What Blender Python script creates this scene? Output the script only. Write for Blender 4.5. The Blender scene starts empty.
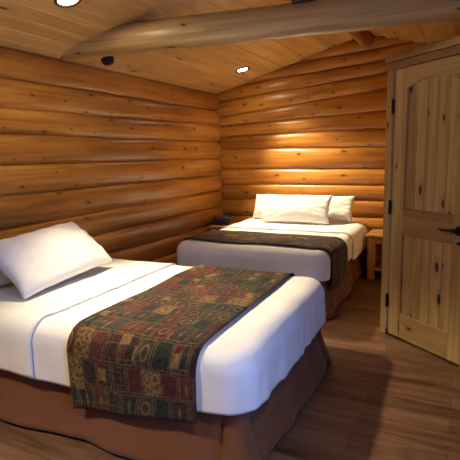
import bpy, bmesh, math, random
from mathutils import Vector, Matrix, noise

random.seed(7)
PI = math.pi
S = bpy.context.scene
COL = S.collection

# ------------------------------------------------------------------ helpers
def link(name, me, mat=None, parent=None):
    o = bpy.data.objects.new(name, me)
    COL.objects.link(o)
    if mat is not None and me is not None:
        me.materials.append(mat)
    if parent is not None:
        o.parent = parent
    return o

def tag(o, label=None, cat=None, group=None, kind=None):
    if label: o['label'] = label
    if cat: o['category'] = cat
    if group: o['group'] = group
    if kind: o['kind'] = kind
    return o

def empty(name, loc=(0, 0, 0), rz=0.0):
    o = bpy.data.objects.new(name, None)
    COL.objects.link(o)
    o.location = loc
    o.rotation_euler = (0, 0, rz)
    o.empty_display_size = 0.1
    return o

def from_bm(name, bm, mat, parent=None, smooth=False, mods=()):
    me = bpy.data.meshes.new(name)
    bmesh.ops.recalc_face_normals(bm, faces=bm.faces)
    bm.to_mesh(me); bm.free()
    if smooth:
        for p in me.polygons: p.use_smooth = True
    return link(name, me, mat, parent)

def grid_mesh(name, rows, uvs, mat, parent=None, closed_u=False, closed_v=False, smooth=True, caps=False):
    """rows[i][j] points, uvs[i][j] texture coordinates (arc lengths)."""
    n, m = len(rows), len(rows[0])
    verts = [tuple(p) for r in rows for p in r]
    faces, fuv = [], []
    for i in range(n if closed_u else n - 1):
        for j in range(m if closed_v else m - 1):
            a, b = (i, j), ((i + 1) % n, j)
            c, d = ((i + 1) % n, (j + 1) % m), (i, (j + 1) % m)
            faces.append([q[0] * m + q[1] for q in (a, b, c, d)])
            fuv.append([uvs[q[0]][q[1]] for q in (a, b, c, d)])
    if caps:
        for i, rev in ((0, False), (n - 1, True)):
            f = [i * m + j for j in range(m)]
            u = [(uvs[i][j][0], uvs[i][j][1]) for j in range(m)]
            faces.append(f[::-1] if rev else f); fuv.append(u[::-1] if rev else u)
    me = bpy.data.meshes.new(name)
    me.from_pydata(verts, [], faces)
    uvl = me.uv_layers.new(name='UVMap')
    k = 0
    for fu in fuv:
        for u in fu:
            uvl.data[k].uv = u; k += 1
    if smooth:
        for p in me.polygons: p.use_smooth = len(p.vertices) == 4
    me.update()
    return link(name, me, mat, parent)

def shell(o, t, off=-1.0):
    md = o.modifiers.new('thickness', 'SOLIDIFY')
    md.thickness = t; md.offset = off
    return o

BOARD_N = [0]
def add_board(bm, c, size, grain, bevel=0.004, rot=None, segs=1):
    """box with its grain along the given axis; rot: Matrix applied about c."""
    uvl = bm.loops.layers.uv.verify()
    BOARD_N[0] += 1
    off = (BOARD_N[0] * 3.713) % 50
    g = bmesh.ops.create_cube(bm, size=1.0)
    vs = g['verts']
    for v in vs:
        v.co = Vector((v.co.x * size[0], v.co.y * size[1], v.co.z * size[2]))
    fs = set(f for v in vs for f in v.link_faces)
    if bevel > 0:
        es = list(set(e for v in vs for e in v.link_edges))
        r = bmesh.ops.bevel(bm, geom=es, offset=bevel, segments=segs, profile=0.5, affect='EDGES')
        fs = set(r['faces']) | set(f for v in r['verts'] for f in v.link_faces)
        vs = list(set(v for f in fs for v in f.verts))
    others = [a for a in (0, 1, 2) if a != grain]
    for f in fs:
        for l in f.loops:
            p = l.vert.co
            l[uvl].uv = (p[grain] + off * 1.7, p[others[0]] + p[others[1]] + off)
    M = Matrix.Translation(Vector(c)) @ (rot.to_4x4() if rot else Matrix.Identity(4))
    for v in vs: v.co = M @ v.co
    return vs

def board(name, c, size, grain, mat, parent=None, bevel=0.004, segs=1):
    bm = bmesh.new()
    add_board(bm, c, size, grain, bevel, segs=segs)
    return from_bm(name, bm, mat, parent)

def lathe(name, prof, mat, parent=None, n=32, smooth=True):
    rows, uvs = [], []
    for i in range(n):
        a = 2 * PI * i / n
        rows.append([(r * math.cos(a), r * math.sin(a), z) for r, z in prof])
        uvs.append([(i / n, j * 0.1) for j in range(len(prof))])
    o = grid_mesh(name, rows, uvs, mat, parent, closed_u=True, smooth=smooth)
    bm = bmesh.new(); bm.from_mesh(o.data)
    bmesh.ops.remove_doubles(bm, verts=bm.verts, dist=1e-5)
    bmesh.ops.recalc_face_normals(bm, faces=bm.faces)
    bm.to_mesh(o.data); bm.free()
    return o

def tube(name, pts, rad, mat, parent=None, n=10):
    rows, uvs = [], []
    pts = [Vector(p) for p in pts]
    up = Vector((0.13, 0.21, 0.97)).normalized()
    L = 0
    for i, p in enumerate(pts):
        t = (pts[min(i + 1, len(pts) - 1)] - pts[max(i - 1, 0)]).normalized()
        a = t.cross(up).normalized(); b = a.cross(t)
        r = rad[i] if isinstance(rad, (list, tuple)) else rad
        if i: L += (p - pts[i - 1]).length
        rows.append([p + (a * math.cos(2 * PI * k / n) + b * math.sin(2 * PI * k / n)) * r for k in range(n)])
        uvs.append([(L, 2 * PI * r * k / n) for k in range(n)])
    return grid_mesh(name, rows, uvs, mat, parent, closed_v=True, caps=True)

# ------------------------------------------------------------------ materials
class NT:
    def __init__(self, name):
        self.m = bpy.data.materials.new(name); self.m.use_nodes = True
        self.t = self.m.node_tree; self.t.nodes.clear()
        self.out = self.n('ShaderNodeOutputMaterial')
        self.b = self.n('ShaderNodeBsdfPrincipled')
        self.l(self.b.outputs[0], self.out.inputs[0])
    def n(self, ty, **kw):
        x = self.t.nodes.new(ty)
        for k, v in kw.items(): setattr(x, k, v)
        return x
    def l(self, a, b): self.t.links.new(a, b)
    def put(self, sock, v):
        if hasattr(v, 'links') or isinstance(v, bpy.types.NodeSocket): self.l(v, sock)
        else: sock.default_value = v
    def math(self, op, a, b=0.0, c=None):
        x = self.n('ShaderNodeMath', operation=op)
        self.put(x.inputs[0], a); self.put(x.inputs[1], b)
        if c is not None: self.put(x.inputs[2], c)
        return x.outputs[0]
    def mix(self, f, a, b, mode='MIX'):
        x = self.n('ShaderNodeMix', data_type='RGBA', blend_type=mode)
        self.put(x.inputs[0], f); self.put(x.inputs[6], a); self.put(x.inputs[7], b)
        return x.outputs[2]
    def ramp(self, f, stops, interp='LINEAR'):
        x = self.n('ShaderNodeValToRGB'); x.color_ramp.interpolation = interp
        e = x.color_ramp.elements
        while len(e) > 1: e.remove(e[-1])
        e[0].position, e[0].color = stops[0][0], c4(stops[0][1])
        for p, c in stops[1:]:
            q = e.new(p); q.color = c4(c)
        self.l(f, x.inputs[0]); return x.outputs[0]
    def scaled(self, vec, s):
        x = self.n('ShaderNodeMapping'); self.l(vec, x.inputs[0]); x.inputs['Scale'].default_value = s
        return x.outputs[0]
    def noise(self, vec, scale=1.0, detail=3.0, rough=0.55, dist=0.0, dim='3D'):
        x = self.n('ShaderNodeTexNoise', noise_dimensions=dim)
        self.l(vec, x.inputs['Vector'])
        x.inputs['Scale'].default_value = scale; x.inputs['Detail'].default_value = detail
        x.inputs['Roughness'].default_value = rough; x.inputs['Distortion'].default_value = dist
        return x.outputs['Fac']
    def bump(self, h, strength, dist=0.01):
        x = self.n('ShaderNodeBump'); x.inputs['Strength'].default_value = strength
        x.inputs['Distance'].default_value = dist
        self.l(h, x.inputs['Height']); self.l(x.outputs[0], self.b.inputs['Normal'])

def c4(c):
    if isinstance(c, (int, float)): return (c, c, c, 1)
    return tuple(c) + ((1,) if len(c) == 3 else ())

def plain(name, col, rough=0.5, metal=0.0, spec=0.5):
    N = NT(name)
    tc = N.n('ShaderNodeTexCoord')
    f = N.noise(tc.outputs['Object'], 40, 2)
    N.l(N.ramp(f, [(0.3, [x * 0.9 for x in col]), (0.7, [min(1, x * 1.08) for x in col])]), N.b.inputs['Base Color'])
    N.b.inputs['Roughness'].default_value = rough; N.b.inputs['Metallic'].default_value = metal
    N.b.inputs['Specular IOR Level'].default_value = spec
    return N.m

def wood(name, dark, mid, light, rough=0.4, streak=14.0, knots=0.5, knot_scale=(2.2, 6.0), knot_col=(0.03, 0.012, 0.005),
         bump=0.25, coat=0.0, ksize=0.085, spec=0.5):
    """grain runs along U of the mesh's UVs (metres)"""
    N = NT(name)
    uv = N.n('ShaderNodeUVMap').outputs[0]
    fine = N.noise(N.scaled(uv, (1.3, streak * 3, 1)), 1.0, 4, 0.6, 0.3)
    broad = N.noise(N.scaled(uv, (0.55, streak * 0.35, 1)), 1.0, 3, 0.5, 0.6)
    f = N.math('ADD', N.math('MULTIPLY', fine, 0.4), N.math('MULTIPLY', broad, 0.6))
    col = N.ramp(f, [(0.37, dark), (0.5, mid), (0.63, light)])
    v = N.n('ShaderNodeTexVoronoi', voronoi_dimensions='2D')
    wob = N.n('ShaderNodeTexNoise'); wob.inputs['Scale'].default_value = 9
    N.l(uv, wob.inputs['Vector'])
    add = N.n('ShaderNodeVectorMath', operation='MULTIPLY_ADD')
    N.l(wob.outputs['Color'], add.inputs[0]); add.inputs[1].default_value = (0.02, 0.02, 0); N.l(uv, add.inputs[2])
    N.l(N.scaled(add.outputs[0], (knot_scale[0], knot_scale[1], 1)), v.inputs['Vector']); v.inputs['Scale'].default_value = 1.0
    sep = N.n('ShaderNodeSeparateColor'); N.l(v.outputs['Color'], sep.inputs[0])
    on = N.math('LESS_THAN', sep.outputs[0], knots)
    rad = N.math('MULTIPLY_ADD', sep.outputs[1], ksize * 0.8, ksize * 0.45)
    rel = N.math('DIVIDE', v.outputs['Distance'], rad)
    core = N.math('MULTIPLY', N.ramp(rel, [(0.0, 1.0), (0.75, 0.9), (1.0, 0.0)]), on)
    halo = N.math('MULTIPLY', N.ramp(N.math('MULTIPLY', rel, 0.35), [(0.2, 0.55), (1.0, 0.0)]), on)
    col = N.mix(halo, col, c4([d * 0.7 for d in dark]))
    col = N.mix(core, col, c4(knot_col))
    N.l(col, N.b.inputs['Base Color'])
    N.b.inputs['Roughness'].default_value = rough
    N.b.inputs['Specular IOR Level'].default_value = spec
    if coat:
        N.b.inputs['Coat Weight'].default_value = coat; N.b.inputs['Coat Roughness'].default_value = 0.22
    if bump: N.bump(f, bump, 0.006)
    return N.m

def cloth(name, col, weave=900, bump=0.12, rough=0.9, sheen=0.15):
    N = NT(name)
    tc = N.n('ShaderNodeTexCoord')
    f = N.noise(tc.outputs['Object'], weave, 2)
    g = N.noise(tc.outputs['Object'], 7, 4)
    N.l(N.ramp(g, [(0.3, [x * 0.93 for x in col]), (0.7, col)]), N.b.inputs['Base Color'])
    N.b.inputs['Roughness'].default_value = rough
    N.b.inputs['Sheen Weight'].default_value = sheen
    N.b.inputs['Specular IOR Level'].default_value = 0.2
    h = N.math('ADD', N.math('MULTIPLY', f, 0.15), g)
    N.bump(h, bump, 0.02)
    return N.m

def patchwork(name):
    """woven lodge-style tapestry of small framed patches, UV in metres"""
    N = NT(name)
    uv = N.n('ShaderNodeUVMap').outputs[0]
    def hash2(vec, seed):
        w = N.n('ShaderNodeTexWhiteNoise', noise_dimensions='3D')
        a = N.n('ShaderNodeVectorMath', operation='ADD'); N.l(vec, a.inputs[0]); a.inputs[1].default_value = (seed, seed * 2.3, seed * 0.7)
        N.l(a.outputs[0], w.inputs[0]); return w.outputs['Value'], w.outputs['Color']
    def layer(sx, sy, seed):
        sp = N.n('ShaderNodeSeparateXYZ'); N.l(N.scaled(uv, (sx, sy, 1)), sp.inputs[0])
        row = N.math('FLOOR', sp.outputs[1])
        cx = N.n('ShaderNodeCombineXYZ'); N.l(row, cx.inputs[1])
        off, _ = hash2(cx.outputs[0], seed + 3)
        x = N.math('ADD', sp.outputs[0], N.math('MULTIPLY', off, 5.0))
        cell = N.n('ShaderNodeCombineXYZ'); N.l(N.math('FLOOR', x), cell.inputs[0]); N.l(row, cell.inputs[1])
        fx, fy = N.math('FRACT', x), N.math('FRACT', sp.outputs[1])
        ex = N.math('MINIMUM', fx, N.math('SUBTRACT', 1.0, fx)); ey = N.math('MINIMUM', fy, N.math('SUBTRACT', 1.0, fy))
        return cell.outputs[0], fx, fy, N.math('DIVIDE', ex, sx), N.math('DIVIDE', ey, sy)
    pal = [(0.0, (0.014, 0.024, 0.019)), (0.20, (0.075, 0.015, 0.013)), (0.36, (0.042, 0.024, 0.014)), (0.50, (0.020, 0.034, 0.026)),
           (0.62, (0.034, 0.019, 0.018)), (0.73, (0.230, 0.130, 0.045)), (0.81, (0.105, 0.030, 0.016)), (0.88, (0.048, 0.040, 0.022))]
    dn = N.n('ShaderNodeTexNoise'); dn.inputs['Scale'].default_value = 6; dn.inputs['Detail'].default_value = 1; N.l(uv, dn.inputs['Vector'])
    dv = N.n('ShaderNodeVectorMath', operation='MULTIPLY_ADD'); N.l(dn.outputs['Color'], dv.inputs[0]); dv.inputs[1].default_value = (0.03, 0.03, 0); N.l(uv, dv.inputs[2])
    uv = dv.outputs[0]
    big, fx, fy, ex, ey = layer(11.0, 7.6, 1.0)
    hb, hc = hash2(big, 11)
    col = N.ramp(hb, pal, 'CONSTANT')
    # small sub-patches inside some big patches
    sm, sfx, sfy, sex, sey = layer(21.0, 17.0, 5.0)
    hs, _ = hash2(sm, 17)
    use, _ = hash2(big, 23)
    col = N.mix(N.math('GREATER_THAN', use, 0.60), col, N.ramp(hs, pal, 'CONSTANT'))
    tan = c4((0.27, 0.155, 0.062))
    sedge = N.math('MINIMUM', sex, sey)
    line_s = N.math('MULTIPLY', N.math('LESS_THAN', sedge, 0.0022), N.math('GREATER_THAN', use, 0.60))
    col = N.mix(N.math('MULTIPLY', line_s, 0.35), col, tan)
    # motifs: rings, leaves and dots inside the patches
    dx, dy = N.math('SUBTRACT', fx, 0.5), N.math('SUBTRACT', fy, 0.5)
    r = N.math('SQRT', N.math('ADD', N.math('MULTIPLY', dx, dx), N.math('MULTIPLY', dy, dy)))
    ring = N.math('LESS_THAN', N.math('ABSOLUTE', N.math('SUBTRACT', r, 0.24)), 0.045)
    hm, _ = hash2(big, 31)
    leaf = N.math('LESS_THAN', N.math('ADD', N.math('MULTIPLY', N.math('ABSOLUTE', dx), 3.2), N.math('ABSOLUTE', dy)), 0.33)
    m1 = N.math('MULTIPLY', ring, N.math('LESS_THAN', hm, 0.3))
    m2 = N.math('MULTIPLY', leaf, N.math('GREATER_THAN', hm, 0.6))
    dots = N.n('ShaderNodeTexVoronoi', voronoi_dimensions='2D'); N.l(N.scaled(uv, (48, 48, 1)), dots.inputs['Vector']); dots.inputs['Scale'].default_value = 1
    m3 = N.math('MULTIPLY', N.math('LESS_THAN', dots.outputs['Distance'], 0.28), N.math('GREATER_THAN', N.math('MULTIPLY', hb, N.math('LESS_THAN', hb, 0.81)), 0.73))
    col = N.mix(N.math('MULTIPLY', m1, 0.6), col, tan)
    col = N.mix(N.math('MULTIPLY', m2, 0.6), col, c4((0.24, 0.145, 0.065)))
    col = N.mix(N.math('MULTIPLY', m3, 0.75), col, c4((0.012, 0.009, 0.007)))
    bedge = N.math('MINIMUM', ex, ey)
    col = N.mix(N.math('MULTIPLY', N.math('LESS_THAN', N.math('ABSOLUTE', N.math('SUBTRACT', bedge, 0.007)), 0.0025), 0.45), col, tan)
    fil = N.noise(N.scaled(uv, (70, 95, 1)), 1, 2, 0.5, 2.5)
    col = N.mix(N.math('MULTIPLY', N.math('LESS_THAN', N.math('ABSOLUTE', N.math('SUBTRACT', fil, 0.5)), 0.012), 0.4), col, tan)
    w1 = N.noise(N.scaled(uv, (420, 420, 1)), 1, 2)
    w2 = N.noise(N.scaled(uv, (45, 45, 1)), 1, 3)
    col = N.mix(1.0, col, N.ramp(w2, [(0.3, 0.36), (0.7, 1.0)]), 'MULTIPLY')
    N.l(col, N.b.inputs['Base Color'])
    N.b.inputs['Roughness'].default_value = 0.92; N.b.inputs['Sheen Weight'].default_value = 0.05
    N.b.inputs['Specular IOR Level'].default_value = 0.15
    N.bump(w1, 0.25, 0.004)
    return N.m

def floor_mat(name):
    N = NT(name)
    tc = N.n('ShaderNodeTexCoord').outputs['Object']
    br = N.n('ShaderNodeTexBrick'); N.l(tc, br.inputs['Vector'])
    br.offset = 0.37; br.squash = 1.0
    br.inputs['Scale'].default_value = 1.0; br.inputs['Brick Width'].default_value = 1.22
    br.inputs['Row Height'].default_value = 0.13; br.inputs['Mortar Size'].default_value = 0.0022
    br.inputs['Mortar Smooth'].default_value = 0.2
    br.inputs['Color1'].default_value = (0, 0, 0, 1); br.inputs['Color2'].default_value = (1, 1, 1, 1); br.inputs['Mortar'].default_value = (.5, .5, .5, 1)
    st = N.noise(N.scaled(tc, (1.1, 26, 1)), 1, 5, 0.62, 0.5)
    bl = N.noise(N.scaled(tc, (1.6, 6, 1)), 1, 4, 0.6, 1.0)
    f = N.math('ADD', N.math('ADD', N.math('MULTIPLY', st, 0.5), N.math('MULTIPLY', bl, 0.5)), N.math('MULTIPLY', N.math('SUBTRACT', br.outputs['Color'], 0.5), 0.16))
    col = N.ramp(f, [(0.3, (0.055, 0.025, 0.012)), (0.48, (0.150, 0.072, 0.036)), (0.68, (0.255, 0.135, 0.072))])
    col = N.mix(N.math('MULTIPLY', br.outputs['Fac'], 0.65), col, c4((0.03, 0.015, 0.008)))
    N.l(col, N.b.inputs['Base Color'])
    N.b.inputs['Roughness'].default_value = 0.42
    N.bump(N.math('SUBTRACT', f, br.outputs['Fac']), 0.12, 0.004)
    return N.m

M = {}
M['log'] = wood('varnished_log', (0.27, 0.088, 0.013), (0.48, 0.190, 0.028), (0.66, 0.310, 0.060), rough=0.36, streak=9, knots=0.42,
                knot_scale=(3.4, 7.0), coat=0.12, ksize=0.075, bump=0.22)
M['beam'] = wood('weathered_log', (0.35, 0.205, 0.072), (0.52, 0.335, 0.125), (0.64, 0.44, 0.19), rough=0.36, streak=10, knots=0.4, knot_scale=(2.2, 7), coat=0.2, ksize=0.09)
M['endgrain'] = wood('log_end', (0.22, 0.09, 0.03), (0.36, 0.16, 0.05), (0.5, 0.25, 0.1), rough=0.5, streak=14, knots=0.0)
M['darkpost'] = wood('dark_post', (0.035, 0.018, 0.009), (0.07, 0.036, 0.018), (0.11, 0.06, 0.03), rough=0.6, streak=12, knots=0.2)
M['ceil'] = wood('pine_boards', (0.54, 0.285, 0.072), (0.67, 0.385, 0.115), (0.76, 0.48, 0.17), rough=0.45, streak=8, knots=0.32, knot_scale=(2.0, 7), ksize=0.09, bump=0.08, knot_col=(0.10, 0.04, 0.015))
M['door'] = wood('knotty_pine_door', (0.36, 0.215, 0.072), (0.53, 0.345, 0.128), (0.68, 0.49, 0.21), rough=0.42, streak=16, knots=0.42, knot_scale=(3.2, 8), ksize=0.12, bump=0.06)
M['rail'] = wood('reddish_pine_rail', (0.27, 0.130, 0.048), (0.37, 0.20, 0.078), (0.48, 0.28, 0.12), rough=0.42, streak=14, knots=0.35, knot_scale=(3, 8), ksize=0.11, bump=0.06)
M['stand'] = wood('nightstand_pine', (0.24, 0.10, 0.034), (0.38, 0.18, 0.066), (0.52, 0.29, 0.12), rough=0.42, streak=12, knots=0.35, coat=0.15)
M['floor'] = floor_mat('laminate_floor')
M['sheet'] = cloth('white_bed_linen', (0.82, 0.80, 0.77))
M['pillow'] = cloth('white_pillowcase', (0.80, 0.78, 0.75), bump=0.18)
M['mattress'] = cloth('mattress_ticking', (0.7, 0.68, 0.64))
M['skirt'] = cloth('brown_skirt_cloth', (0.160, 0.058, 0.022), bump=0.08, sheen=0.12)
M['runner'] = patchwork('tapestry_runner')
M['black'] = plain('black_iron', (0.012, 0.011, 0.010), 0.42, 0.4)
M['plastic'] = plain('black_plastic', (0.014, 0.012, 0.014), 0.35)
M['bronze'] = plain('dark_bronze', (0.03, 0.02, 0.013), 0.4, 0.6)
M['screen'] = plain('clock_window', (0.05, 0.022, 0.05), 0.15)
M['button'] = plain('grey_button', (0.12, 0.11, 0.12), 0.5)
M['paint'] = plain('wall_board', (0.45, 0.3, 0.16), 0.7)
def emis(name, col, s):
    N = NT(name)
    N.b.inputs['Base Color'].default_value = c4(col)
    N.b.inputs['Emission Color'].default_value = c4(col); N.b.inputs['Emission Strength'].default_value = s
    return N.m
M['lens'] = emis('lit_lamp_lens', (1.0, 0.86, 0.60), 110)
M['lens_wide'] = emis('lit_lamp_lens_wide', (1.0, 0.86, 0.60), 220)
M['digit'] = emis('lit_clock_digit', (1.0, 0.10, 0.16), 0.25)
def glass():
    N = NT('window_glass')
    t = N.n('ShaderNodeBsdfTransparent'); g = N.n('ShaderNodeBsdfGlossy'); g.inputs['Roughness'].default_value = 0.02
    mx = N.n('ShaderNodeMixShader'); mx.inputs[0].default_value = 0.06; N.l(t.outputs[0], mx.inputs[1]); N.l(g.outputs[0], mx.inputs[2])
    N.l(mx.outputs[0], N.out.inputs[0]); return N.m
M['glass'] = glass()

# ------------------------------------------------------------------ room shell
XL, XR, YB, YF = -3.04, 0.86, 5.78, -1.5      # inner faces (crown of the logs)
RX, RZ, EZ, SL = -1.10, 2.815, 2.29, 0.271   # ridge, eave height at x=-3.07, slope
def ceil_z(x): return RZ - SL * abs(x - RX)

DEP = 0.075
def log_wall(name, a, b, inward, seams, holes=()):
    """Stacked round logs from a to b (xy), inner crown on that line; seams = [(z_a, z_b)] from top to bottom."""
    a, b, inward = Vector(a), Vector(b), Vector(inward)
    L = (b - a).length; d = (b - a) / L
    verts, faces, uvs = [], [], []
    for k in range(len(seams) - 1):
        top, bot = seams[k], seams[k + 1]
        ns, nc = max(8, int(L / 0.12)), 14
        seed = Vector((k * 3.17 + len(name), 1.3 * k, 0.7))
        base = len(verts)
        for i in range(ns + 1):
            s = i / ns
            zt = top[0] + (top[1] - top[0]) * s; zb = bot[0] + (bot[1] - bot[0]) * s
            wob = noise.noise(seed + Vector((s * L * 0.7, 0, 0))) * 0.012
            wz = noise.noise(seed + Vector((s * L * 0.9, 5, 0))) * 0.006
            p2 = a + d * (s * L)
            h = zt - zb
            ring = []
            for j in range(nc + 1):
                t = j / nc
                ang = -PI / 2 + PI * t
                zz = (zt + zb) / 2 + (h / 2 + 0.004) * math.sin(ang)
                dep = (max(0.0, math.cos(ang)) ** 0.55) * DEP
                dep += noise.noise(Vector((s * L * 2.2, zz * 6, k * 9.1))) * 0.005
                q = p2 + inward * (dep - DEP + wob * math.cos(ang))
                ring.append((q.x, q.y, zz + wz))
            q = p2 - inward * 0.20
            ring.append((q.x, q.y, zt)); ring.append((q.x, q.y, zb))
            verts += ring
        m = nc + 3
        for i in range(ns):
            for j in range(m):
                j2 = (j + 1) % m
                faces.append((base + i * m + j, base + (i + 1) * m + j, base + (i + 1) * m + j2, base + i * m + j2))
                r = 0.33 / nc
                uo = k * 7.31 + len(name) * 3.3
                uvs.append([(i * L / ns + uo, j * r + uo), ((i + 1) * L / ns + uo, j * r + uo),
                            ((i + 1) * L / ns + uo, (j + 1) * r + uo), (i * L / ns + uo, (j + 1) * r + uo)])
        for i in (0, ns):
            f = [base + i * m + j for j in range(m)]
            faces.append(f if i else f[::-1]); uvs.append([(0, 0)] * m)
    me = bpy.data.meshes.new(name)
    me.from_pydata(verts, [], faces)
    ul = me.uv_layers.new(name='UVMap'); c = 0
    for u in uvs:
        for q in u: ul.data[c].uv = q; c += 1
    for p in me.polygons: p.use_smooth = len(p.vertices) == 4
    me.update()
    w = link(name, me, M['log'])
    tag(w, kind='structure')
    return w

left_seams = [(2.275, 2.284), (2.052, 2.062), (1.835, 1.868), (1.645, 1.640), (1.419, 1.407), (1.192, 1.172), (0.943, 0.965),
              (0.735, 0.745), (0.53, 0.515), (0.31, 0.30), (0.10, 0.10), (-0.08, -0.08)]
# from the front end of the room towards the back wall (constant taper taken at y = 2.35 and y = 5.6)
log_wall('wall_left', (XL, YF - 0.05), (XL, YB + 0.15), (1, 0), [(a - (b - a) * 1.1, b) for a, b in left_seams])
back_seams = [(2.93, 2.97), (2.70, 2.77), (2.50, 2.64), (2.34, 2.50), (2.172, 2.352), (1.955, 2.178), (1.842, 1.925), (1.702, 1.724), (1.545, 1.505), (1.258, 1.246),
              (1.048, 1.056), (0.847, 0.868), (0.61, 0.668), (0.42, 0.44), (0.20, 0.20), (-0.08, -0.08)]
log_wall('wall_back', (XL - 0.15, YB), (XR + 0.15, YB), (0, -1), [(a, b + (b - a) * 0.80) for a, b in back_seams])
rs = [(2.29 - i * 0.215, 2.29 - i * 0.215) for i in range(11)] + [(-0.08, -0.08)]
fs = [(2.96 - i * 0.205, 2.96 - i * 0.205) for i in range(15)] + [(-0.08, -0.08)]
log_wall('wall_front', (XL - 0.15, YF), (XR + 0.15, YF), (0, 1), fs)
# right wall (outside the frame, beside the viewer) with a window: logs before, beyond, below and above the opening
WY0, WY1, WZ0, WZ1 = 0.15, 1.20, 0.80, 1.90
log_wall('wall_right', (XR, WY1), (XR, YB + 0.15), (-1, 0), rs)
log_wall('wall_right_end', (XR, YF - 0.05), (XR, WY0), (-1, 0), rs)
log_wall('wall_right_below', (XR, WY0 - .01), (XR, WY1 + .01), (-1, 0), [(WZ0, WZ0), (0.6, 0.6), (0.4, 0.4), (0.2, 0.2), (-0.08, -0.08)])
log_wall('wall_right_above', (XR, WY0 - .01), (XR, WY1 + .01), (-1, 0), [(2.32, 2.32), (2.14, 2.14), (WZ1, WZ1)])
win = empty('window_1', (XR + 0.1, 0, 0)); tag(win, kind='structure')
bm = bmesh.new()
for y in (WY0 + 0.03, WY1 - 0.03): add_board(bm, (0, y, (WZ0 + WZ1) / 2), (0.14, 0.06, WZ1 - WZ0), 2)
for z in (WZ0 + 0.03, WZ1 - 0.03): add_board(bm, (0, (WY0 + WY1) / 2, z), (0.14, WY1 - WY0 - 0.12, 0.06), 1)
add_board(bm, (0, (WY0 + WY1) / 2, (WZ0 + WZ1) / 2), (0.08, 0.05, WZ1 - WZ0 - 0.12), 2)
from_bm('window_frame', bm, M['door'], win)
board('window_pane', (0, (WY0 + WY1) / 2, (WZ0 + WZ1) / 2), (0.008, WY1 - WY0 - 0.12, WZ1 - WZ0 - 0.12), 1, M['glass'], win, bevel=0)

# floor
bm = bmesh.new()
add_board(bm, ((XL + XR) / 2, (YB + YF) / 2, -0.05), (XR - XL + 0.5, YB - YF + 0.5, 0.1), 0, bevel=0)
fl = from_bm('floor', bm, M['floor']); tag(fl, kind='structure')

# ceiling: tongue and groove boards with V grooves, running from front to back on both slopes
def slope(name, x0, x1):
    w, g = 0.145, 0.004
    n = int(abs(x1 - x0) / w) + 1
    sg = 1 if x1 > x0 else -1
    xs, hs, us = [], [], []
    for k in range(n):
        xa = x0 + sg * k * w; xb = x0 + sg * min((k + 1) * w, abs(x1 - x0))
        for x, h in ((xa, g), (xa + sg * 0.006, 0), (xb - sg * 0.006, 0), (xb, g)):
            xs.append(x); hs.append(h); us.append(k * 5.17 + abs(x - x0))
    ys = [YF - 0.3 + (YB - YF + 0.6) * i / 8 for i in range(9)]
    rows = [[(x, y, ceil_z(x) + h) for x, h in zip(xs, hs)] for y in ys]
    uvs = [[(y + 2.9 * int(u / 5.17), u) for u in us] for y in ys]
    o = grid_mesh(name, rows, uvs, M['ceil'], smooth=False)
    shell(o, 0.06, 1.0 if sg < 0 else -1.0)
    tag(o, kind='structure'); return o
slope('ceiling', RX, XL - 0.25)
slope('ceiling_right', RX, XR + 0.3)

# ------------------------------------------------------------------ log beam, ridge log and king post
def round_log(name, p, q, r0, r1, mat, label, cat, seed=0.0, n=24, ns=40):
    p, q = Vector(p), Vector(q); L = (q - p).length; t = (q - p) / L
    up = Vector((0, 0, 1)) if abs(t.z) < 0.9 else Vector((1, 0, 0))
    a = t.cross(up).normalized(); b = a.cross(t)
    rows, uvs = [], []
    for i in range(ns + 1):
        s = i / ns; r = r0 + (r1 - r0) * s
        c = p + t * (s * L) + (a * noise.noise(Vector((s * L * 0.6, seed, 0))) + b * noise.noise(Vector((s * L * 0.6, seed, 7)))) * 0.012
        row = []
        for k in range(n):
            g = 2 * PI * k / n
            rr = r * (1 + 0.05 * noise.noise(Vector((math.cos(g) * 1.2, math.sin(g) * 1.2, s * L * 1.4 + seed))))
            row.append(c + (a * math.cos(g) + b * math.sin(g)) * rr)
        rows.append(row); uvs.append([(s * L + seed, 2 * PI * r * (k / n) + seed * 2) for k in range(n)])
    o = grid_mesh(name, rows, uvs, mat, closed_v=True, caps=True)
    tag(o, label, cat); return o

round_log('tie_beam', (-3.10, 3.03, 2.392), (0.90, 3.27, 2.285), 0.114, 0.098, M['beam'],
          'long greyish peeled log beam crossing the room under the sloped ceiling', 'beam', 3.0)
round_log('ridge_log', (-1.09, YF - 0.05, 2.724), (-1.09, YB - 0.01, 2.724), 0.068, 0.072, M['log'],
          'log under the ceiling peak whose round end meets the back wall', 'log', 8.0, ns=60)
round_log('king_post', (-1.0, 3.155, 2.425), (-1.02, 3.155, 2.635), 0.085, 0.085, M['darkpost'],
          'short dark post standing on top of the log beam', 'post', 5.0, ns=8)

# ------------------------------------------------------------------ diagonal partition with the knotty pine door
A0 = Vector((-0.438, 3.704, 0)); DD = Vector((0.781, -0.624, 0)).normalized(); NN = Vector((-0.624, -0.781, 0)).normalized()  # along wall, towards viewer
PR = math.atan2(DD.y, DD.x)
PT = 2.10
def on_wall(o): o.location = A0; o.rotation_euler = (0, 0, PR)   # local x along the wall, local -y towards the room
SD0, SD1 = -0.055, 0.625     # leaf edges
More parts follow.
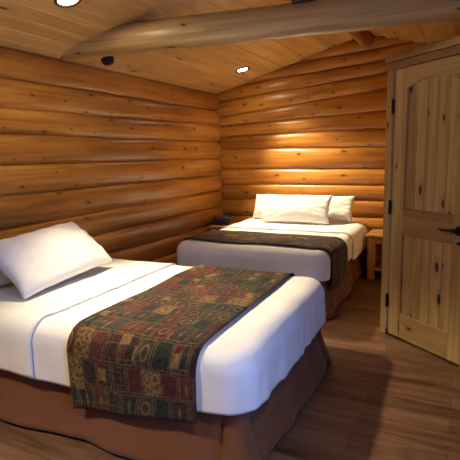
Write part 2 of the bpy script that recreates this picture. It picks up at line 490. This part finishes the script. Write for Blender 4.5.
# wall right of the door, and header
bm = bmesh.new()
add_board(bm, (1.20, 0.06, PT / 2), (1.00, 0.10, PT), 2, bevel=0)
add_board(bm, (0.29, 0.06, 2.075), (0.83, 0.10, 0.05), 0, bevel=0)
add_board(bm, (-0.09, 0.06, 1.025), (0.05, 0.10, 2.05), 2, bevel=0)
o = from_bm('wall_diagonal', bm, M['paint']); on_wall(o); tag(o, kind='structure')
E0 = A0 + DD * -0.10 - NN * 0.11
bm = bmesh.new()
add_board(bm, (E0.x - 0.0 + 0.05, (E0.y + YB - 0.1) / 2 + 0.03, PT / 2), (0.10, YB - E0.y - 0.08, PT), 2, bevel=0)
o = from_bm('wall_side', bm, M['paint']); tag(o, kind='structure')
# flat lid of the enclosed corner room
bm = bmesh.new()
vs = [bm.verts.new(v) for v in [(E0.x, YB - 0.02, PT), (E0.x, E0.y, PT), tuple((A0 + DD * 1.66 - NN * 0.02 + Vector((0, 0, PT)))), (XR, YB - 0.02, PT)]]
f = bm.faces.new(vs); r = bmesh.ops.extrude_face_region(bm, geom=[f])
for v in [g for g in r['geom'] if isinstance(g, bmesh.types.BMVert)]: v.co.z += 0.03
o = from_bm('ceiling_enclosure', bm, M['ceil']); tag(o, kind='structure')
# casing
bm = bmesh.new(); add_board(bm, (-0.090, 0.0, 1.025), (0.066, 0.05, 2.05), 2)
o = from_bm('trim_1', bm, M['door']); on_wall(o); tag(o, kind='structure')
bm = bmesh.new(); add_board(bm, (0.665, 0.0, 1.025), (0.07, 0.05, 2.05), 2)
o = from_bm('trim_2', bm, M['door']); on_wall(o); tag(o, kind='structure')
bm = bmesh.new(); add_board(bm, (0.29, -0.004, 2.075), (0.84, 0.055, 0.052), 0)
o = from_bm('trim_3', bm, M['rail']); on_wall(o); tag(o, kind='structure')
bm = bmesh.new(); add_board(bm, (0.78, 0.02, 2.128), (1.82, 0.13, 0.05), 0)
o = from_bm('trim_4', bm, M['beam']); on_wall(o); tag(o, kind='structure')

door = empty('door_1'); on_wall(door)
tag(door, 'knotty pine plank door with arched upper panel and black lever', 'door', kind='structure')
ZB, ZT = 0.012, 2.045
st = 0.118
def leaf_part(name, boards, mat, label=None):
    bm = bmesh.new()
    for c, s, g in boards: add_board(bm, c, s, g, 0.003)
    o = from_bm(name, bm, mat, door)
    if label: o['label'] = label
    return o
for x in (SD0 + st / 2, SD1 - st / 2):
    leaf_part('stile', [((x, 0.012, (ZB + ZT) / 2), (st, 0.036, ZT - ZB), 2)], M['door'])
pw = SD1 - SD0 - 2 * st; pc = (SD0 + SD1) / 2; px0 = SD0 + st
leaf_part('middle_rail', [((pc, 0.010, 0.93), (pw, 0.036, 0.195), 0)], M['rail'], 'reddish pine cross rail')
leaf_part('bottom_rail', [((pc, 0.012, (ZB + 0.205) / 2), (pw, 0.036, 0.205 - ZB), 0)], M['door'])
# top rail with an arched lower edge
bm = bmesh.new(); uvl = bm.loops.layers.uv.verify()
n = 24; lo, hi = [], []
for k in range(n + 1):
    t = k / n; x = px0 + pw * t
    lo.append((x, 1.893 + 0.055 * (1 - (2 * t - 1) ** 2) ** 0.8)); hi.append((x, ZT))
fr = {}
for y in (-0.006, 0.030):
    fr[y] = ([bm.verts.new((x, y, z)) for x, z in lo], [bm.verts.new((x, y, z)) for x, z in hi])
for k in range(n):
    a, b = fr[-0.006], fr[0.030]
    bm.faces.new((a[0][k], a[0][k + 1], a[1][k + 1], a[1][k])); bm.faces.new((b[0][k], b[1][k], b[1][k + 1], b[0][k + 1]))
    bm.faces.new((a[0][k], b[0][k], b[0][k + 1], a[0][k + 1])); bm.faces.new((a[1][k], a[1][k + 1], b[1][k + 1], b[1][k]))
for f in bm.faces:
    for l in f.loops: l[uvl].uv = (l.vert.co.x + 3.3, l.vert.co.z + l.vert.co.y + 9.1)
from_bm('top_rail', bm, M['door'], door)
def planks(name, z0, z1):
    bs = []; k = 5; w = pw / k
    for i in range(k): bs.append(((px0 + w * (i + 0.5), 0.021, (z0 + z1) / 2), (w + 0.0002, 0.026, z1 - z0), 2))
    bm = bmesh.new()
    for c, s, g in bs: add_board(bm, c, s, g, 0.007)
    return from_bm(name, bm, M['door'], door)
planks('upper_panel', 1.02, 1.96)
planks('lower_panel', 0.19, 0.84)
for z in (1.78, 1.03, 0.285):
    bm = bmesh.new()
    add_board(bm, (-0.057, -0.016, z), (0.022, 0.014, 0.10), 2, 0.004)
    r = bmesh.ops.create_cone(bm, cap_ends=True, segments=12, radius1=0.008, radius2=0.008, depth=0.112)
    for v in r['verts']: v.co += Vector((-0.057, -0.026, z))
    from_bm('hinge', bm, M['black'], door)
# lever handle
hx, hz = 0.560, 0.925
bm = bmesh.new()
r = bmesh.ops.create_cone(bm, cap_ends=True, segments=28, radius1=0.034, radius2=0.030, depth=0.014)
for v in r['verts']: v.co = Vector((hx + v.co.x, -0.012 - v.co.z, hz + v.co.y))
r = bmesh.ops.create_cone(bm, cap_ends=True, segments=20, radius1=0.013, radius2=0.013, depth=0.04)
for v in r['verts']: v.co = Vector((hx + v.co.x, -0.035 - v.co.z, hz + v.co.y))
h = from_bm('handle_rosette', bm, M['black'], door, smooth=False)
tube('lever', [(hx + 0.012, -0.052, hz), (hx - 0.02, -0.054, hz + 0.004), (hx - 0.06, -0.056, hz + 0.001), (hx - 0.10, -0.056, hz - 0.003), (hx - 0.128, -0.054, hz + 0.006)],
     [0.013, 0.012, 0.009, 0.008, 0.006], M['black'], h)
bm = bmesh.new()
r = bmesh.ops.create_cone(bm, cap_ends=True, segments=20, radius1=0.012, radius2=0.010, depth=0.012)
for v in r['verts']: v.co = Vector((hx + v.co.x, -0.012 - v.co.z, hz - 0.085 + v.co.y))
from_bm('keyhole_cover', bm, M['black'], door)
# baseboard of the diagonal wall beyond the door
bm = bmesh.new(); add_board(bm, (1.17, 0.0, 0.06), (0.92, 0.02, 0.12), 0)
o = from_bm('baseboard_diagonal', bm, M['door']); on_wall(o); tag(o, kind='structure')

# ------------------------------------------------------------------ beds
def u_outline(L, W, rc, step=0.025):
    """from the head along one side, round the foot, back along the other; local x = head to foot"""
    pts = []
    h = W / 2
    n = int((L - rc) / step)
    for i in range(n): pts.append(((L - rc) * i / n, -h, 0, -1))
    for i in range(13):
        a = -PI / 2 + PI / 2 * i / 12
        pts.append((L - rc + rc * math.cos(a), -h + rc + rc * math.sin(a), math.cos(a), math.sin(a)))
    m = int((W - 2 * rc) / step)
    for i in range(1, m): pts.append((L, -h + rc + (W - 2 * rc) * i / m, 1, 0))
    for i in range(13):
        a = PI / 2 * i / 12
        pts.append((L - rc + rc * math.cos(a), h - rc + rc * math.sin(a), math.cos(a), math.sin(a)))
    for i in range(n - 1, -1, -1): pts.append(((L - rc) * i / n, h, 0, 1))
    s = 0; out = []
    for i, p in enumerate(pts):
        if i: s += math.hypot(p[0] - pts[i - 1][0], p[1] - pts[i - 1][1])
        out.append(p + (s,))
    return out

def edge_profile(t, r, T):
    q = r * PI / 2
    if t < q: return -r + r * math.sin(t / r), T - r * (1 - math.cos(t / r)), math.sin(t / r)
    return 0.0, T - r - (t - q), 1.0

class Bed:
    def __init__(self, L, W, T, r, seed):
        self.L, self.W, self.T, self.r, self.seed = L, W, T, r, seed
        self.out = u_outline(L, W, 0.13)
    def disp(self, x, y, z, side):
        """soft unevenness of the bedding: shared by everything lying on it"""
        v = Vector((x, y, z + self.seed))
        d = (0.010 * noise.noise(v * 2.3) + 0.004 * noise.noise(v * 7)) * min(1.0, 0.25 + x)
        if side > 0:
            drop = max(0.0, self.T - z)
            d += side * min(drop, 0.25) * 0.05 * max(0, 1 - abs(x - self.L) / 0.5) * noise.noise(Vector((x * 16 + self.seed, y * 13, z * 2.0 + 3)))
            d += side * drop * 0.055 * noise.noise(Vector((x * 5 + self.seed, y * 5, z * 1.0)))
        return d
    def surf(self, x, y, nx, ny, t, extra):
        o, z, k = edge_profile(t, self.r, self.T)
        bx, by = x + nx * o, y + ny * o
        d = self.disp(bx, by, z, k) + extra
        nz = math.sqrt(max(0, 1 - k * k))
        return Vector((bx + nx * k * d, by + ny * k * d, z + nz * d))
    def dome(self, x, y): return 0.0
    def duvet(self, name, hem, mat, hem_lift=0.0):
        r = self.r; tm = r * PI / 2 + (self.T - r - hem)
        rows, uvs = [], []
        nt = 26
        ctr_x = self.L - self.W / 2
        for (x, y, nx, ny, s) in self.out:
            e = Vector((x - nx * r, y - ny * r)); c = Vector((min(x, ctr_x), 0))
            row, uv = [], []
            for j in range(16):
                p = c.lerp(e, j / 16)
                row.append(Vector((p.x, p.y, self.T + self.disp(p.x, p.y, self.T, 0)))); uv.append((s, j * 0.05))
            for j in range(nt + 1):
                t = tm * j / nt
                hemwave = hem_lift * math.exp(-((s - self.L + 0.1) / 0.35) ** 2) * (j / nt) + 0.012 * noise.noise(Vector((s * 3, self.seed, 2))) * (j / nt)
                p = self.surf(x, y, nx, ny, t, 0); p.z += hemwave
                row.append(p); uv.append((s, 0.8 + t))
            rows.append(row); uvs.append(uv)
        o = grid_mesh(name, rows, uvs, mat)
        bm = bmesh.new(); bm.from_mesh(o.data)
        bmesh.ops.remove_doubles(bm, verts=bm.verts, dist=1e-4); bm.to_mesh(o.data); bm.free()
        return shell(o, 0.012, 1.0)
    def band(self, name, x0, x1, hem, off, thick, mat, slant=0.0, nx_=24, hem_rise=0.0):
        """cloth lying across the bed from hem to hem between local x0 and x1"""
        r = self.r; q = r * PI / 2; tm = q + (self.T - r - hem); h = self.W / 2
        rows, uvs = [], []
        prof = []
        nt = 22
        for j in range(nt + 1): prof.append(('n', tm * (1 - j / nt)))
        for j in range(1, 40): prof.append(('m', -h + r + (self.W - 2 * r) * j / 40))
        for j in range(nt + 1): prof.append(('f', tm * j / nt))
        for i in range(nx_ + 1):
            row, uv = [], []
            for kind, t in prof:
                if kind == 'm': y = t; a = t
                elif kind == 'n': y = -h; a = -h + r - t
                else: y = h; a = h - r + t
                w = (a + h) / self.W
                xx = x0 + (x1 - x0) * i / nx_ + slant * (1 - i / nx_) * w
                xx += 0.008 * noise.noise(Vector((a * 2.5, i * 0.02, self.seed + off * 99)))
                if kind == 'm': p = Vector((xx, y, self.T + self.disp(xx, y, self.T, 0) + off))
                else: p = self.surf(xx, y, 0, -1 if kind == 'n' else 1, t, off)
                if kind != 'm' and t > q:
                    p.z += hem_rise * (i / nx_ - 0.5) * (t - q) / (tm - q)
                    p.z += 0.010 * noise.noise(Vector((xx * 4, self.seed, off * 50))) * (t - q) / (tm - q)
                row.append(p); uv.append((xx, a))
            rows.append(row); uvs.append(uv)
        o = grid_mesh(name, rows, uvs, mat)
        return shell(o, thick, -1.0)

def make_bed(root, B, skirt_top=0.37):
    L, W, T = B.L, B.W, B.T
    def rbox(name, x0, x1, w, z0, z1, bev, mat):
        bm = bmesh.new(); add_board(bm, ((x0 + x1) / 2, 0, (z0 + z1) / 2), (x1 - x0, w, z1 - z0), 0, bev, segs=4)
        return from_bm(name, bm, mat, root, smooth=True)
    rbox('box_spring', 0.03, L - 0.13, W - 0.26, 0.15, 0.34, 0.03, M['mattress'])
    rbox('mattress', 0.03, L - 0.06, W - 0.12, 0.34, T - 0.035, 0.07, M['mattress'])
    for x in (0.15, L - 0.18):
        for y in (-W / 2 + 0.18, W / 2 - 0.18):
            bm = bmesh.new()
            r = bmesh.ops.create_cone(bm, cap_ends=True, segments=16, radius1=0.022, radius2=0.028, depth=0.155)
            for v in r['verts']: v.co += Vector((x, y, 0.0775))
            from_bm('leg', bm, M['black'], root)
    # gathered skirt
    out = u_outline(L - 0.06, W - 0.12, 0.035, 0.02)
    rows, uvs = [], []
    stot = out[-1][4]
    corners = [(L - 0.06), (L - 0.06) + (W - 0.12)]
    nz = 16
    for (x, y, nx, ny, s) in out:
        row, uv = [], []
        for j in range(nz + 1):
            t = j / nz; z = skirt_top + (0.022 - skirt_top) * t
            o = 0.075 * t ** 1.6 + t * 0.045 * noise.noise(Vector((s * 2.6, B.seed, t * 0.6))) + t * 0.012 * noise.noise(Vector((s * 7, B.seed + 4, t)))
            for c in corners:
                d = abs(s - c)
                o += t * 0.030 * math.exp(-(d / 0.09) ** 2)
                for e in (-0.10, 0.10):
                    o -= 0.035 * min(1, t * 2.2) * math.exp(-((s - c - e) / 0.016) ** 2)
            zz = z + (0.008 * noise.noise(Vector((s * 3, B.seed, 1))) * t)
            row.append((x + nx * o, y + ny * o, zz)); uv.append((s, t * 0.4))
        rows.append(row); uvs.append(uv)
    sk = grid_mesh('bed_skirt', rows, uvs, M['skirt'], root)
    shell(sk, 0.006, 1.0)
    sk['label'] = 'reddish brown gathered cloth skirt'
    return root

B1 = Bed(2.10, 1.48, 0.605, 0.11, 1.7)
B2 = Bed(1.92, 1.58, 0.600, 0.10, 9.3)
T1 = ((-2.88, 2.295, 0), math.radians(2.0))
T2 = ((-1.805, 5.74, 0), -PI / 2)
bed1 = empty('bed', *T1); make_bed(bed1, B1)
tag(bed1, 'nearer bed with brown skirt, its head against the left log wall', 'bed', 'two hotel beds')
bed2 = empty('bed.001', *T2); make_bed(bed2, B2)
tag(bed2, 'farther bed, its head against the back log wall between the two nightstands', 'bed', 'two hotel beds')
def place(o, tr): o.location = tr[0]; o.rotation_euler = (0, 0, tr[1]); return o
o = place(B1.duvet('bed_cover', 0.305, M['sheet'], 0.04), T1); tag(o, 'white duvet hanging over the foot of the nearer bed, bluish at its front corner', 'duvet', 'white duvets')
o = place(B2.duvet('bed_cover.001', 0.345, M['sheet']), T2); tag(o, 'white duvet on the farther bed, its foot end grey in shade', 'duvet', 'white duvets')
o = place(B1.band('flat_sheet', 0.06, 0.885, 0.315, 0.014, 0.009, M['sheet'], nx_=32), T1)
tag(o, 'white top sheet folded back below the pillow of the nearer bed', 'sheet', 'folded top sheets')
o = place(B2.band('flat_sheet.001', 0.06, 0.86, 0.32, 0.014, 0.009, M['sheet'], nx_=28), T2)
tag(o, 'white top sheet folded back before the stacked pillows of the farther bed', 'sheet', 'folded top sheets')
o = place(B1.band('bed_runner', 1.135, 1.860, 0.245, 0.022, 0.006, M['runner'], slant=-0.02, hem_rise=0.09), T1)
tag(o, 'wide dark patchwork tapestry runner draped across the nearer bed', 'bed runner', 'tapestry bed runners')
o = place(B2.band('bed_runner.001', 1.185, 1.77, 0.22, 0.022, 0.006, M['runner'], slant=0.0), T2)
tag(o, 'dark patchwork tapestry runner across the foot of the farther bed', 'bed runner', 'tapestry bed runners')

# ------------------------------------------------------------------ pillows
def pillow(name, c, u, v, w, h, th, seed, label, group):
    """u: direction of the width, v: direction of the height"""
    u = Vector(u).normalized(); v = Vector(v); v = (v - u * v.dot(u)).normalized(); nrm = u.cross(v)
    R = Matrix((u, v, nrm)).transposed()
    bm = bmesh.new(); n = 36; m = 26
    def pt(i, j, sgn):
        a, b = -1 + 2 * i / n, -1 + 2 * j / m
        # edges curve inwards between the pointed corners
        x = a * w / 2 * (1 - 0.055 * (1 - b * b) ** 0 * (1 - abs(b) ** 2.2) * abs(a) ** 6)
        y = b * h / 2 * (1 - 0.075 * (1 - abs(a) ** 2.2) * abs(b) ** 6)
        f = ((1 - abs(a) ** 2.6) * (1 - abs(b) ** 2.6))
        z = th / 2 * max(0, f) ** 0.48
        q = Vector((a * 1.6, b * 1.2, sgn * 2 + seed))
        edge = max(0, f) ** 0.3
        z += edge * (0.016 * noise.noise(q * 1.5) + 0.008 * noise.noise(q * 4))
        rad = math.atan2(b, a)
        z += 0.006 * edge * (1 - f) * math.sin(rad * 17 + seed * 3)
        return (x, y, sgn * z - 0.02 * b * b)
    top = [[bm.verts.new(pt(i, j, 1)) for j in range(m + 1)] for i in range(n + 1)]
    bot = [[top[i][j] if i in (0, n) or j in (0, m) else bm.verts.new(pt(i, j, -1)) for j in range(m + 1)] for i in range(n + 1)]
    for i in range(n):
        for j in range(m):
            bm.faces.new((top[i][j], top[i + 1][j], top[i + 1][j + 1], top[i][j + 1]))
            try: bm.faces.new((bot[i][j], bot[i][j + 1], bot[i + 1][j + 1], bot[i + 1][j]))
            except ValueError: pass
    o = from_bm(name, bm, M['pillow'], smooth=True)
    o.matrix_world = Matrix.Translation(Vector(c)) @ R.to_4x4()
    tag(o, label, 'pillow', group)
    return o
def rest(o, z):
    """lower or lift the pillow until its lowest point touches the bedding"""
    M4 = o.matrix_world.copy()
    lo = min((M4 @ v.co).z for v in o.data.vertices)
    M4.translation.z += z - lo; o.matrix_world = M4
    return o
Z1, Z2 = B1.T + 0.026, B2.T + 0.026
rest(pillow('pillow', (-2.745, 1.93, 0.82), (0, 1, 0.0), (-0.31, 0, 0.35), 0.74, 0.31, 0.12, 4.0,
       'white pillow tucked behind the large leaning pillow of the nearer bed', 'pillows of the nearer bed'), Z1)
rest(pillow('pillow.001', (-2.50, 2.235, 0.79), (-0.07, 1, 0.05), (-0.355, 0.0, 0.29), 0.88, 0.47, 0.15, 1.0,
       'large white pillow leaning in front, in front on the nearer bed', 'pillows of the nearer bed'), Z1)
rest(pillow('pillow.002', (-2.14, 5.575, 0.75), (1, 0, 0), (0, 0.13, 0.29), 0.63, 0.34, 0.12, 6.0,
       'left one of two white back pillows, only its corner showing, on the farther bed', 'pillows of the farther bed'), Z2)
rest(pillow('pillow.003', (-1.47, 5.575, 0.75), (1, 0, 0), (0, 0.13, 0.29), 0.64, 0.34, 0.12, 7.0,
       'right one of two white back pillows, beside the right nightstand, on the farther bed', 'pillows of the farther bed'), Z2)
rest(pillow('pillow.004', (-1.81, 5.35, 0.770), (1, 0, 0), (0, 0.14, 0.29), 0.88, 0.37, 0.14, 2.0,
       'wide white pillow standing in front of the others on the farther bed', 'pillows of the farther bed'), Z2)

# ------------------------------------------------------------------ nightstands
def nightstand(name, loc, label):
    root = empty(name, loc); tag(root, label, 'nightstand', 'log nightstands')
    w, d, h = 0.39, 0.40, 0.535
    bm = bmesh.new(); add_board(bm, (0, 0, h - 0.025), (w, d, 0.05), 0, 0.018, segs=4); from_bm('top', bm, M['stand'], root)
    for sx in (-1, 1):
        bm = bmesh.new(); add_board(bm, (sx * (w / 2 - 0.06), 0.01, (h - 0.05) / 2), (0.085, d - 0.06, h - 0.05), 2, 0.006)
        from_bm('side_panel', bm, M['stand'], root)
    bm = bmesh.new(); add_board(bm, (0, d / 2 - 0.035, (h - 0.05) / 2 + 0.05), (w - 0.206, 0.02, h - 0.15), 0, 0.002); from_bm('back_panel', bm, M['stand'], root)
    bm = bmesh.new(); add_board(bm, (0, -0.01, 0.125), (w - 0.206, d - 0.06, 0.035), 0, 0.006); from_bm('shelf', bm, M['stand'], root)
    bm = bmesh.new(); add_board(bm, (0, -d / 2 + 0.06, h - 0.085), (w - 0.206, 0.02, 0.065), 0, 0.003); from_bm('apron', bm, M['stand'], root)
    return root
nightstand('nightstand', (-0.765, 5.50, 0), 'wooden nightstand at the right of the farther bed, half hidden by the pine door')
nightstand('nightstand.001', (-2.825, 5.50, 0), 'wooden nightstand in the left back corner carrying the black clock radio')

# clock radio
ck = empty('clock_radio', (-2.86, 5.44, 0.535), math.radians(20)); ck.scale = (1.32, 1.2, 1.3)
tag(ck, 'small black clock radio on the left corner nightstand', 'clock radio')
bm = bmesh.new()
add_board(bm, (0, 0, 0.047), (0.155, 0.10, 0.082), 0, 0.014, segs=3)
from_bm('body', bm, M['plastic'], ck)
bm = bmesh.new(); add_board(bm, (0, -0.0505, 0.052), (0.118, 0.006, 0.046), 0, 0.002); sc_ = from_bm('display', bm, M['screen'], ck)
bm = bmesh.new()
for i in range(4): add_board(bm, (-0.045 + i * 0.03, 0.0, 0.090), (0.018, 0.03, 0.006), 0, 0.002)
from_bm('button_row', bm, M['button'], ck)
for sx in (-0.055, 0.055):
    bm = bmesh.new(); add_board(bm, (sx, 0, 0.004), (0.02, 0.07, 0.008), 0, 0.001); from_bm('foot', bm, M['plastic'], ck)

# ------------------------------------------------------------------ recessed ceiling lights and the small black fixture
TILT = math.atan(SL)
def downlight(name, x, y, label, power, spread=95, gimbal=0.0, lens='lens'):
    z = ceil_z(x)
    root = empty(name, (x, y, z)); root.rotation_euler = (0, -TILT if x < RX else TILT, 0)
    tag(root, label, 'ceiling light', 'recessed ceiling lights')
    lathe('trim_ring', [(0.088, 0.004), (0.088, -0.006), (0.080, -0.012), (0.066, -0.010), (0.062, 0.000), (0.062, 0.004)], M['bronze'], root)
    lathe('lens', [(0.0, -0.008), (0.03, -0.007), (0.055, -0.004), (0.0625, 0.003)], M[lens], root)
    l = bpy.data.lights.new(name + '_bulb', 'SPOT'); l.energy = power; l.color = (1.0, 0.83, 0.55)
    l.spot_size = math.radians(spread); l.spot_blend = 0.9; l.shadow_soft_size = 0.05
    b = bpy.data.objects.new('bulb', l); COL.objects.link(b); b.parent = root; b.location = (0, 0, -0.07); b.rotation_euler = (0, -math.radians(gimbal), 0)
    return root
P = 430
downlight('recessed_light', -2.36, 2.41, 'lit recessed ceiling light nearer than the log beam, at the top edge', P * 0.8, 70, 7, 'lens_wide')
downlight('recessed_light.001', -2.42, 5.22, 'lit recessed ceiling light beyond the log beam near the back wall', P * 0.85, 86, 10)
downlight('recessed_light.002', -2.36, 0.25, 'recessed ceiling light left of the viewer, outside the frame', P * 0.55)
downlight('recessed_light.003', 0.16, 0.45, 'recessed ceiling light on the right slope above the viewer', P * 0.17)
fx = empty('ceiling_sensor', (-2.90, 3.39, ceil_z(-2.90))); fx.rotation_euler = (0, -TILT, 0); fx.scale = (1.12, 1.12, 0.72)
tag(fx, 'small black round fixture on the ceiling edge beside the log beam', 'ceiling fixture')
lathe('base', [(0.0, 0.002), (0.052, 0.002), (0.054, -0.018), (0.050, -0.022), (0.0, -0.022)], M['black'], fx)
lathe('dome', [(0.050, -0.020), (0.048, -0.045), (0.036, -0.066), (0.018, -0.076), (0.0, -0.078)], M['black'], fx)

# ------------------------------------------------------------------ daylight through the window, world
W = bpy.data.worlds.new('sky'); S.world = W; W.use_nodes = True
bg = W.node_tree.nodes['Background']; bg.inputs[0].default_value = (0.15, 0.36, 1.0, 1); bg.inputs[1].default_value = 24.0
pl_ = bpy.data.lights.new('window_portal', 'AREA'); pl_.shape = 'RECTANGLE'; pl_.size = WY1 - WY0; pl_.size_y = WZ1 - WZ0
pl_.cycles.is_portal = True
po = bpy.data.objects.new('window_portal', pl_); COL.objects.link(po)
po.location = (XR + 0.22, (WY0 + WY1) / 2, (WZ0 + WZ1) / 2); po.rotation_euler = (0, PI / 2, 0)
pl_.size, pl_.size_y = WZ1 - WZ0, WY1 - WY0

# ------------------------------------------------------------------ camera
cd = bpy.data.cameras.new('camera'); cam = bpy.data.objects.new('camera', cd); COL.objects.link(cam)
cd.sensor_width = 36; cd.lens = 36 * 463.0 / 460.0; cd.clip_start = 0.05
def cdir(px, py): return Vector((px - 230, -(py - 230), -463.0)).normalized()
Yc = cdir(465, 150); Xc = -cdir(-700, 177); Xc = (Xc - Yc * Xc.dot(Yc)).normalized(); Zc = Xc.cross(Yc)
cam.matrix_world = Matrix.Translation((0, 0, 1.45)) @ Matrix((Xc, Yc, Zc)).to_4x4()
S.camera = cam
S.view_settings.view_transform = 'Standard'; S.view_settings.look = 'None'
S.view_settings.exposure = 0.1; S.view_settings.gamma = 1.0; S.view_settings.use_curve_mapping = False
